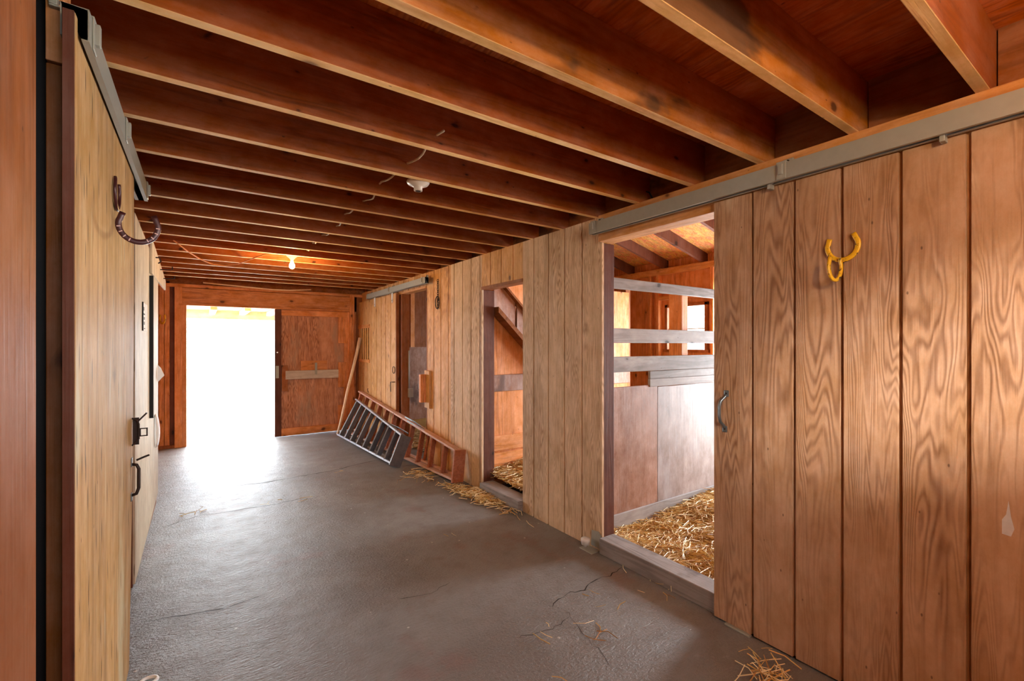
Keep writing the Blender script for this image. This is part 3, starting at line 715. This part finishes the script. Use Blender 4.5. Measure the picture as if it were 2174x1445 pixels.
obj('lock_bar', B((1.15, yd-.052, .935), (1.985, yd-.022, 1.075)), 'chip_white', D4, bev=.003)
obj('bar_holder', B((1.10, yd-.05, .74), (1.185, yd, 1.165)), 'brown_z', D4, bev=.003)
obj('bar_clip', B((1.60, yd-.060, 1.0), (1.635, yd-.05, 1.20)), 'galv', D4)
obj('latch_plate', B((1.01, yd-.036, .96), (1.055, yd-.03, 1.16)), 'galv', D4)
bm = nb(); lathe(bm, (1.035, yd-.03, 1.38), [(.012, 0), (.012, .012), (.006, .018)], (0, -1, 0), 12); obj('peg', bm, 'white', D4)
# eave outside the door
ev = tag(obj('exterior_eave', B((-1.5, YW+.5, 2.13), (3.5, YW+1.8, 2.16)), 'orange_x'), 'pale eave boards just outside the open barn door', 'eave', kind='structure')
for x in (-.35, .13, .60, 1.05): obj('rafter_tail', B((x, YW+.4, 2.06), (x+.09, YW+1.75, 2.13)), 'batten', ev)
obj('fascia', B((-1.5, YW+1.75, 1.98), (3.5, YW+1.8, 2.16)), 'batten', ev)
# yard
o = obj('ground_exterior', B((-40, 8.6, -.14), (60, 60, -.02)), 'yard'); tag(o, 'sunlit pale yard outside the barn door', 'ground', kind='structure')
o = obj('ground_exterior', B((5.6, -40, -.14), (60, 8.6, -.02)), 'yard'); tag(o, 'pale yard outside the stalls', 'ground', kind='structure')
o = obj('ground_exterior', B((-40, -40, -.14), (5.6, -2.2, -.02)), 'yard'); tag(o, 'pale yard behind the camera', 'ground', kind='structure')

# pole
bm = nb(); a, b = Vector((1.905, 8.0, .0)), Vector((2.316, 8.12, 1.625)); pts = [a+(b-a)*(i/10)+Vector((.004*math.sin(i), .003*math.cos(i*1.7), 0)) for i in range(11)]
tube(bm, pts, [.018+.0012*i for i in range(11)], 10)
tag(obj('wooden_pole', bm, 'pole', smooth=True, origin=a), 'pale round wooden pole leaning in the corner by the barn door', 'pole', kind='thing')

# ------------------------------------------------------------------ step ladders lying on their sides
def ladder(name, P0, P1, Q0, Q1, n, depth, mats, label, legs, extra):
    """P: lower rail line on the floor, Q: upper rail line; 0 = top cap end, 1 = foot end"""
    P0, P1, Q0, Q1 = map(Vector, (P0, P1, Q0, Q1))
    t = empty(name, (P0+P1)/2, label, 'step ladder', 'step ladders lying on their sides', 'thing')
    mr, ms, mc = mats
    nrm = (P1-P0).cross(Q0-P0).normalized()          # across the plane of the rails
    if nrm.x > 0: nrm = -nrm                          # towards the aisle
    obj('side_rail', beam(nb(), P0, P1, nrm, .075, .024), mr, t, bev=.003)
    obj('side_rail', beam(nb(), Q0, Q1, nrm, .075, .024), mr, t, bev=.003)
    for i in range(n):
        s = (i+1)/(n+.35)
        a = P0+(P1-P0)*s; b = Q0+(Q1-Q0)*s
        d = (P1-P0).normalized(); ax = (nrm*.92-d*.39).normalized()
        obj('step', beam(nb(), a, b, ax, depth, .022), ms, t, bev=.002)
    d = (P1-P0).normalized()
    u = (Q0-P0).normalized()
    obj('top_cap', beam(nb(), P0-u*.02-d*.012, Q0+u*.02-d*.012, nrm, depth*1.75, .026), mc, t, bev=.003)
    # rear legs folded against the wall side
    o = -nrm*.058
    for a, b in ((P0+u*.02, P1+u*.05), (Q0-u*.01, Q1-u*.03)):
        obj('rear_leg', beam(nb(), a+o+d*.05, b+o-d*.1, nrm, .045, .022), mr, t, bev=.002)
    for s in legs:
        a = P0+(P1-P0)*s+o+u*.03; b = Q0+(Q1-Q0)*s+o-u*.02
        obj('rear_brace', beam(nb(), a, b, d, .045, .018), ms, t, bev=.002)
    if extra:
        for pr in extra: obj('spreader', tube(nb(), pr, 0, 6, flat=((0, 0, 1), .004, .018)), 'steel', t)
    return t
ladder('step_ladder', (1.955, 5.40, .04), (1.86, 7.70, .04), (2.10, 5.43, .355), (2.125, 7.62, .60), 8, .085, ('lad_edge', 'lad_grey', 'lad_grey'),
       'grey painted wooden step ladder lying on its side, nearer the aisle', (.35, .7), [((2.12, 6.0, .43), (2.15, 5.75, .41), (2.17, 5.5, .38))])
ladder('step_ladder', (2.285, 4.40, .04), (2.06, 7.9, .04), (2.315, 4.40, .345), (2.27, 7.95, .70), 11, .08, ('lad_rail', 'lad_brown', 'lad_brown'),
       'longer reddish-brown wooden step ladder lying on its side against the wall', (.25, .5, .75), [((2.28, 5.9, .53), (2.30, 5.6, .50), (2.31, 5.3, .44)), ((2.25, 5.75, .50), (2.27, 5.5, .47), (2.28, 5.25, .44))])

# ------------------------------------------------------------------ left side
LX = -.271
o = obj('wall_left', sheet_x(LX+.005, .03, -2.2, 1.262, 0, DECK, [.93], face=1), 'brown_z'); tag(o, 'brown board wall at the left edge nearest the camera', 'wall', kind='structure')
o = obj('trim_8', B((-.344, 1.72, 0), (-.312, 1.80, 2.262)), 'brown_z', bev=.003); tag(o, 'brown upright post behind the near edge of the left door', 'post', kind='structure')
o = obj('trim_9', B((-.344, 1.715, 2.267), (-.308, 1.80, DECK)), 'orange_z', bev=.003); tag(o, 'short orange block above the left door post', 'block', kind='structure')
o = obj('wall_left', box(B((-.44, 1.30, 0), (-.405, 1.74, DECK)), (-.9, 1.225, 0), (-.298, 1.255, DECK)), 'black'); tag(o, 'black sheets painted for the shade in the gap before the left door', 'wall', kind='structure')  # black stands for gap shade; cross sheet added against a sun leak
o = obj('wall_left', B((-.404, 1.76, 0), (-.346, 1.80, DECK)), 'black'); tag(o, 'black strip painted for the shade in the slot behind the left door post', 'wall', kind='structure')  # shade of the slot put in as black
o = obj('wall_left', B((-.44, 1.74, 0), (-.405, 5.7, DECK)), 'brown_z'); tag(o, 'brown wall behind the left sliding door', 'wall', kind='structure')
o = obj('wall_left', B((-.70, 5.6, 0), (-.66, 8.4, DECK)), 'orange_z'); tag(o, 'orange recessed wall left of the barn door', 'wall', kind='structure')
o = obj('wall_left', B((-.70, 5.66, 0), (-.405, 5.70, DECK)), 'orange_z'); tag(o, 'return of the left wall before the barn door', 'wall', kind='structure')
D2 = empty('door_2', (LX, 2.2, 0), 'pale worn plywood sliding door at the left, in front of the camera', 'door', kind='structure')
bm = poly_extrude(nb(), [(LX, 1.632, .015), (LX, 2.72, .015), (LX, 2.80, .5), (LX, 2.86, 1.0), (LX, 2.895, 1.5), (LX, 2.91, 2.37), (LX, 1.632, 2.37)], (-.012, 0, 0))
obj('panel', bm, 'ply_pale', D2)
obj('edge_strip', B((LX-.023, 1.622, .015), (LX-.001, 1.631, 2.37)), 'redbrown_z', D2)
obj('back_rail', B((LX-.03, 1.66, 2.28), (LX-.012, 2.85, 2.37)), 'brown_z', D2)
bm = nb(); tube(bm, [(LX, 2.80, .935), (LX+.02, 2.80, .93), (LX+.028, 2.80, .91), (LX+.028, 2.795, .82), (LX+.02, 2.79, .795), (LX, 2.79, .79)], .007, 8)
h = obj('pull_handle', bm, 'iron', D2, smooth=True)
bm = nb(); box(bm, (LX, 2.785, .925), (LX+.004, 2.82, .965)); box(bm, (LX, 2.775, .765), (LX+.004, 2.81, .80)); obj('mounting_plate', bm, 'steel', h)
bm = nb(); tube(bm, [(LX+.02, 2.815, .95), (LX+.045, 2.85, .955), (LX+.06, 2.87, .957)], .005, 8); obj('pin', bm, 'iron', h)
bm = nb(); box(bm, (LX+.002, 2.835, 1.02), (LX+.026, 2.84, 1.15)); box(bm, (LX+.026, 2.82, 1.06), (LX+.060, 2.824, 1.065)); box(bm, (LX+.026, 2.82, 1.095), (LX+.060, 2.824, 1.10)); box(bm, (LX+.026, 2.82, 1.06), (LX+.034, 2.824, 1.10)); box(bm, (LX+.054, 2.82, 1.06), (LX+.060, 2.824, 1.10))
la = obj('latch_bracket', bm, 'iron', D2)
bm = nb(); tube(bm, [(LX, 2.82, 1.15), (LX+.02, 2.82, 1.14), (LX+.026, 2.82, 1.12), (LX+.026, 2.82, 1.05), (LX+.012, 2.82, 1.03), (LX, 2.82, 1.02)], .004, 6); obj('latch_loop', bm, 'iron', la)
bm = nb(); beam(bm, (LX+.02, 2.84, 1.13), (LX+.055, 2.84, 1.17), (0, 1, 0), .02, .007); obj('latch_tongue', bm, 'iron', la)
# second leaf / panel further along
p2 = empty('wall_left', (-.335, 4.3, 0), 'whitish worn plywood cladding of the left wall beyond the sliding door', 'wall', kind='structure')
obj('sheet', poly_extrude(nb(), [(-.335, 3.65, .02), (-.335, 5.5, .10), (-.335, 5.5, 2.22), (-.335, 3.65, 2.32)], (-.012, 0, 0)), 'ply_pale2', p2)
obj('edge_strip', B((-.372, 3.65, .0), (-.347, 3.69, 2.32)), 'redbrown_z', p2)
obj('backing', B((-.405, 3.70, .0), (-.347, 5.5, 2.2)), 'brown_z', p2)
sh = empty('wooden_shutter', (-.32, 4.8, .9), 'pale wooden shutter hung on the left wall panel, edge shade painted black', 'shutter', kind='thing')
obj('board', B((-.318, 4.602, .93), (-.308, 5.02, 2.05)), 'ply_pale2', sh)
obj('edge_strip', B((-.334, 4.60, .92), (-.309, 4.62, 2.05)), 'black', sh)  # shade on the near edge, painted as a black strip
lg = empty('ledger_board', (-.31, 4.8, 2.03), 'pale board with bent nails high on the left wall', 'board', kind='thing')
obj('plank', poly_extrude(nb(), [(-.318, 4.6, 2.07), (-.318, 6.34, 2.107), (-.318, 6.34, 2.211), (-.318, 4.83, 2.339), (-.318, 4.6, 2.345)], (-.016, 0, 0)), 'ply_pale2', lg, bev=.002)
for y, z in ((5.49, 2.225), (5.95, 2.195)):
    bm = nb(); tube(bm, [(-.33, y, z-.005), (-.24, y, z), (-.225, y, z+.002), (-.224, y, z+.03)], .005, 6); obj('nail', bm, 'iron', lg)
bm = nb(); tube(bm, [(-.33, 4.95, 2.25), (-.29, 4.95, 2.25), (-.282, 4.95, 2.22), (-.30, 4.95, 2.20)], .006, 6); obj('hook', bm, 'iron', lg)
sg = empty('wall_sign', (-.333, 4.2, 1.7), 'small white and black notice on the left wall panel', 'sign', kind='thing')
obj('board', B((-.335, 4.08, 1.60), (-.3325, 4.40, 1.80)), 'paper', sg)
obj('dark_edge', B((-.335, 4.055, 1.60), (-.328, 4.08, 1.80)), 'ink', sg)
bm = nb()
for y0, y1, z0, z1 in ((4.10, 4.17, 1.745, 1.77), (4.12, 4.22, 1.715, 1.725), (4.15, 4.20, 1.68, 1.70), (4.15, 4.20, 1.645, 1.667), (4.16, 4.23, 1.615, 1.622)): box(bm, (-.3325, y0, z0), (-.3318, y1, z1))
obj('print_marks', bm, 'ink', sg)
bm = nb(); v = [bm.verts.new(p) for p in ((-.306, 4.98, 1.33), (-.306, 5.0, 1.18), (-.262, 5.02, 1.235), (-.285, 5.0, 1.30))]; bm.faces.new(v)
o = obj('paper_scrap', bm, 'paper'); md = o.modifiers.new('s', 'SOLIDIFY'); md.thickness = .002; tag(o, 'torn white paper scrap sticking out from the shutter edge', 'paper', kind='thing')
bm = nb(); N = 8
L = [[bm.verts.new((-.330+.026*math.sin(i/N*2.6)*(.4+.6*j), 5.06+.14*j, .90-i/N*.30)) for j in (0, 1)] for i in range(N+1)]
for i in range(N): bm.faces.new((L[i][0], L[i][1], L[i+1][1], L[i+1][0]))
o = obj('paper_sack', bm, 'paper', smooth=True); md = o.modifiers.new('s', 'SOLIDIFY'); md.thickness = .003; tag(o, 'white sheet hanging below the shutter on the left wall', 'paper', kind='thing')

# horseshoe hooks: a shoe nailed flat with a second one welded across it
def shoe(c, u, w, n, r, flat, el=1.0):
    """horseshoe in the plane u (across), w (towards the open heels); n is the plane's normal"""
    c, u, w = Vector(c), Vector(u), Vector(w); pts = []
    for i in range(29):
        a = math.radians(-215+250*i/28)
        k = 1.0 if math.sin(a) < 0 else 1.0+.32*math.sin(a)
        pts.append(c+u*(r*math.cos(a)*(.95 if math.sin(a) > .2 else 1))+w*(r*k*1.08*el*math.sin(a)))
    return tube(nb(), pts, 0, 10, flat=(n, flat[0], flat[1]))
def nails(par, c, u, w, n, r, off):
    c, u, w, n = Vector(c), Vector(u), Vector(w), Vector(n)
    for a in (-5, -24, -44, -62, 190, 208, 226, 244):
        t = math.radians(a); p = c+u*(r*math.cos(t))+w*(r*1.08*math.sin(t))+n*off
        d = (u*math.cos(t)+w*math.sin(t)).normalized(); obj('nail_head', beam(nb(), p-d*.006, p+d*.006, n.cross(d), .0035, .002), 'pewter', par)
hl = empty('horseshoe_hook', (LX, 2.28, 2.05), 'maroon hook of two horseshoes on the pale left door', 'horseshoe hook', 'horseshoe hooks on the sliding doors', 'thing')
obj('flat_shoe', shoe((LX+.008, 2.295, 2.085), (0, 1, 0), (0, 0, 1), (1, 0, 0), .058, (.020, .010)), 'maroon', hl, smooth=True)
s2 = obj('hook_shoe', shoe((LX+.072, 2.285, 1.965), (1, 0, 0), (0, 0, 1), (0, -1, 0), .060, (.020, .010)), 'maroon', hl, smooth=True)
nails(s2, (LX+.072, 2.285, 1.965), (1, 0, 0), (0, 0, 1), (0, -1, 0), .060, .0055)
DX = 2.335
hr = empty('horseshoe_hook', (DX, .83, 1.9), 'yellow painted hook of two horseshoes on the brown right door', 'horseshoe hook', 'horseshoe hooks on the sliding doors', 'thing')
obj('flat_shoe', shoe((DX-.010, .832, 1.935), (0, .99, -.1), (0, .1, .99), (1, 0, 0), .058, (.020, .012)), 'yellow', hr, smooth=True)
obj('hook_shoe', shoe((DX-.050, .846, 1.842), (.958, -.287, 0), (.10, .03, 1), (.287, .958, 0), .037, (.015, .011), 1.5), 'yellow', hr, smooth=True)
hf = empty('horseshoe_hook', (-.46, YW+.05, 1.88), 'yellow horseshoe hanging on the orange end wall at far left', 'horseshoe', 'horseshoe hooks on the sliding doors', 'thing')
obj('shoe', shoe((-.452, YW-.01, 1.885), (.5, -.86, 0), (0, 0, 1), (.86, .5, 0), .068, (.028, .014)), 'yellow', hf, smooth=True)

# ------------------------------------------------------------------ ceiling fittings
fx = empty('lamp_socket', (1.05, 2.455, H), 'white porcelain lamp socket without a bulb under the joists', 'lamp socket', kind='thing')
c = (1.043, 2.492, 2.452)
bm = nb(); lathe(bm, c, [(.045, 0), (.062, .0), (.066, -.010), (.058, -.022), (.035, -.032), (.024, -.040), (.024, -.058), (.017, -.06), (.015, -.045)], (0, 0, 1), 32); obj('base', bm, 'porcelain', fx, smooth=True)
bm = nb(); lathe(bm, (c[0], c[1], 2.453), [(.042, 0), (.042, .06)], (0, 0, 1), 20); obj('box', bm, 'galv', fx)
bm = nb(); lathe(bm, (c[0], c[1], c[2]-.0605), [(.0145, 0), (.0145, .002)], (0, 0, 1), 16); obj('socket_hole', bm, 'iron', fx)
lb = empty('light_bulb', (.80, 5.30, 2.36), 'glowing bare bulb under the joists near the barn door', 'light bulb', kind='thing')
bm = nb(); lathe(bm, (.80, 5.30, 2.385), [(.012, .0), (.014, -.01), (.024, -.03), (.029, -.048), (.027, -.062), (.016, -.075), (.004, -.079)], (0, 0, 1), 24); obj('glass', bm, 'bulb', lb, smooth=True)
bm = nb(); lathe(bm, (.80, 5.30, 2.45), [(.055, 0), (.055, -.012), (.03, -.03), (.018, -.045), (.014, -.066)], (0, 0, 1), 24); obj('holder', bm, 'porcelain', lb, smooth=True)
added_bulb = empty('light_bulb', (1.0, -.42, 2.36), 'unseen bare bulb added behind the camera to warm the nearest joists', 'light bulb', kind='thing')  # unseen bulb added for the warm light on the nearest joists
bm = nb(); lathe(bm, (1.0, -.42, 2.385), [(.012, .0), (.014, -.01), (.024, -.03), (.029, -.048), (.027, -.062), (.016, -.075), (.004, -.079)], (0, 0, 1), 24); obj('glass', bm, 'bulb', added_bulb, smooth=True)
bm = nb(); lathe(bm, (1.0, -.42, 2.45), [(.055, 0), (.055, -.012), (.03, -.03), (.018, -.045), (.014, -.066)], (0, 0, 1), 24); obj('holder', bm, 'porcelain', added_bulb, smooth=True)
# cable threaded through the joists
bm = nb(); pts = []
ys = [1.9, 2.30, 2.49, 2.60, 2.72, 2.86, 3.0, 3.2, 3.40, 3.6, 3.82, 4.0, 4.2, 4.5, 4.9, 5.3]
for i, y in enumerate(ys):
    ph = ((y-.3855) % .39964)/.39964
    pts.append((.92+.02*math.sin(i*1.3), y, 2.53-.05*math.sin(PI*ph)+.006*math.sin(i*2.1)))
fine = []
for a, b in zip(pts[:-1], pts[1:]):
    for k in range(6):
        t = k/6; fine.append(tuple(a[j]+(b[j]-a[j])*t for j in range(3)))
tube(bm, [(p[0], p[1], 2.505-.035*math.sin(PI*(((p[1]-.4255) % .39964)/.39964))**1.5 + .004*math.sin(p[1]*31)) for p in fine], .0055, 8)
tag(obj('electrical_cable', bm, 'cable', smooth=True), 'pale electrical cable threaded through the joists past the empty socket', 'cable', kind='thing')
bm = nb(); tube(bm, [(-.20, 5.10, 2.44), (-.10, 5.45, 2.41), (0, 5.70, 2.385), (.10, 5.83, 2.365), (.22, 5.84, 2.36), (.33, 5.74, 2.375), (.44, 5.52, 2.405), (.55, 5.34, 2.44), (.70, 5.30, 2.455)], .006, 8)
tag(obj('electrical_cable', bm, 'cable_tan', smooth=True), 'tan cable sagging below the joists left of the glowing bulb', 'cable', kind='thing')
bm = nb(); tube(bm, [(2.44, 1.93, 2.44), (2.43, 1.96, 2.50), (2.43, 2.0, 2.52), (2.43, 2.03, 2.47), (2.44, 2.05, 2.43)], .005, 8)
tag(obj('electrical_cable', bm, 'black', smooth=True), 'short black cable loop above the near track end', 'cable', kind='thing')
bm = nb(); tube(bm, [(.03, 8.17, 2.425), (.5, 8.17, 2.405), (.95, 8.17, 2.385), (1.2, 8.16, 2.39), (1.52, 8.15, 2.42)], .010, 8)
tag(obj('wooden_batten', bm, 'batten', smooth=True), 'thin pale bowed batten tucked along the top of the end wall', 'batten', kind='thing')
bm = nb(); tube(bm, [Vector((-.19, 2.575, .012))+Vector((math.cos(t)*.030, math.sin(t)*.026, 0)) for t in [2*PI*k/28 for k in range(28)]], .008, 8, closed=True)
tag(obj('white_ring', bm, 'white', smooth=True), 'white ring lying on the floor at the bottom left corner', 'ring', kind='thing')

# ------------------------------------------------------------------ unseen near end wall behind the camera: opening shaped to cast the sun patch
bm = nb()
YN = -1.3
box(bm, (-.6, YN-.03, 0), (2.62, YN, 1.70)); box(bm, (-.6, YN-.03, 2.36), (2.62, YN, DECK)); box(bm, (-.6, YN-.03, 1.70), (.05, YN, 2.36)); box(bm, (1.4, YN-.03, 1.70), (2.62, YN, 2.36))
tag(obj('wall_near', bm, 'orange_x'), 'unseen board wall behind the camera, opening shaped to cast the sun patch', 'wall', kind='structure')

# ------------------------------------------------------------------ light
wd = bpy.data.worlds.new('World'); S.world = wd; wd.use_nodes = True
bg = wd.node_tree.nodes['Background']; bg.inputs[0].default_value = (.84, .93, 1.0, 1); bg.inputs[1].default_value = 10.0
def portal(name, loc, rot, sx, sy):
    L = bpy.data.lights.new(name, 'AREA'); L.shape = 'RECTANGLE'; L.size = sx; L.size_y = sy; L.cycles.is_portal = True
    o = bpy.data.objects.new(name, L); COL.objects.link(o); o.location = loc; o.rotation_euler = rot; o['kind'] = 'helper'; return o
portal('daylight_barn_door', (.41, YW+.13, 1.03), (-PI/2, 0, 0), 1.2, 2.1)      # shines to -Y
portal('daylight_sun_patch_opening', (.725, YN-.04, 2.03), (PI/2, 0, 0), 1.35, .66)         # shines to +Y
portal('daylight_stall_door', (XB+.06, 1.82, 1.05), (0, PI/2, 0), 2.1, .95)
portal('daylight_stall_door', (XB+.06, 2.97, 1.1), (0, PI/2, 0), 2.2, .7)      # shines to -X
portal('daylight_window', (XB+.06, 3.8, 1.75), (0, PI/2, 0), .66, .68)
def daylight_boost(name, loc, rot, sx, sy, e):  # area lamps added on top of the sky to brighten the stalls
    L = bpy.data.lights.new(name, 'AREA'); L.shape = 'RECTANGLE'; L.size = sx; L.size_y = sy; L.energy = e; L.color = (.86, .94, 1)
    o = bpy.data.objects.new(name, L); COL.objects.link(o); o.location = loc; o.rotation_euler = rot; return o
daylight_boost('stall_doorway_daylight_boost', (XB+.12, 1.82, 1.2), (0, PI/2, 0), 1.7, .8, 60)
portal('daylight_stall_opening', (XB+.06, 6.9, 1.62), (0, PI/2, 0), 1.05, .6)  # unseen opening added to light the far stall
daylight_boost('stall_opening_daylight_boost', (XB+.12, 6.9, 1.6), (0, PI/2, 0), .9, .5, 8)
daylight_boost('stall_doorway_daylight_boost', (XB+.12, 2.97, 1.2), (0, PI/2, 0), 1.7, .6, 50)
sun = bpy.data.lights.new('sun', 'SUN'); sun.energy = 3.6; sun.angle = math.radians(9); sun.color = (1, .95, .88)
so = bpy.data.objects.new('sun', sun); COL.objects.link(so)
so.rotation_euler = Vector((.8, 1.0, -.354)).to_track_quat('-Z', 'Y').to_euler()
pl = bpy.data.lights.new('bulb_light', 'POINT'); pl.energy = 18; pl.color = (1, .62, .25); pl.shadow_soft_size = .03
po = bpy.data.objects.new('bulb_light', pl); COL.objects.link(po); po.location = (.80, 5.30, 2.285)

pl2 = bpy.data.lights.new('bulb_light', 'POINT'); pl2.energy = 26; pl2.color = (1, .66, .32); pl2.shadow_soft_size = .03  # lamp of the added bulb behind the camera
po2 = bpy.data.objects.new('bulb_light', pl2); COL.objects.link(po2); po2.location = (1.0, -.42, 2.285)
# ------------------------------------------------------------------ camera
cam = bpy.data.cameras.new('camera'); co = bpy.data.objects.new('camera', cam); COL.objects.link(co)
cam.sensor_width = 36; cam.lens = 967.47/2174*36; cam.shift_y = 9.6/2174; cam.clip_start = .02
co.location = (0, 0, 1.5); co.rotation_euler = (PI/2, 0, -.59958)
S.camera = co
S.view_settings.view_transform = 'Standard'; S.view_settings.look = 'None'; S.view_settings.gamma = 1; S.view_settings.use_curve_mapping = False
S.view_settings.exposure = 1.05
S.cycles.max_bounces = 10; S.cycles.diffuse_bounces = 8; S.cycles.glossy_bounces = 3; S.cycles.use_denoising = True
S.cycles.sample_clamp_indirect = 8; S.cycles.caustics_reflective = False; S.cycles.caustics_refractive = False
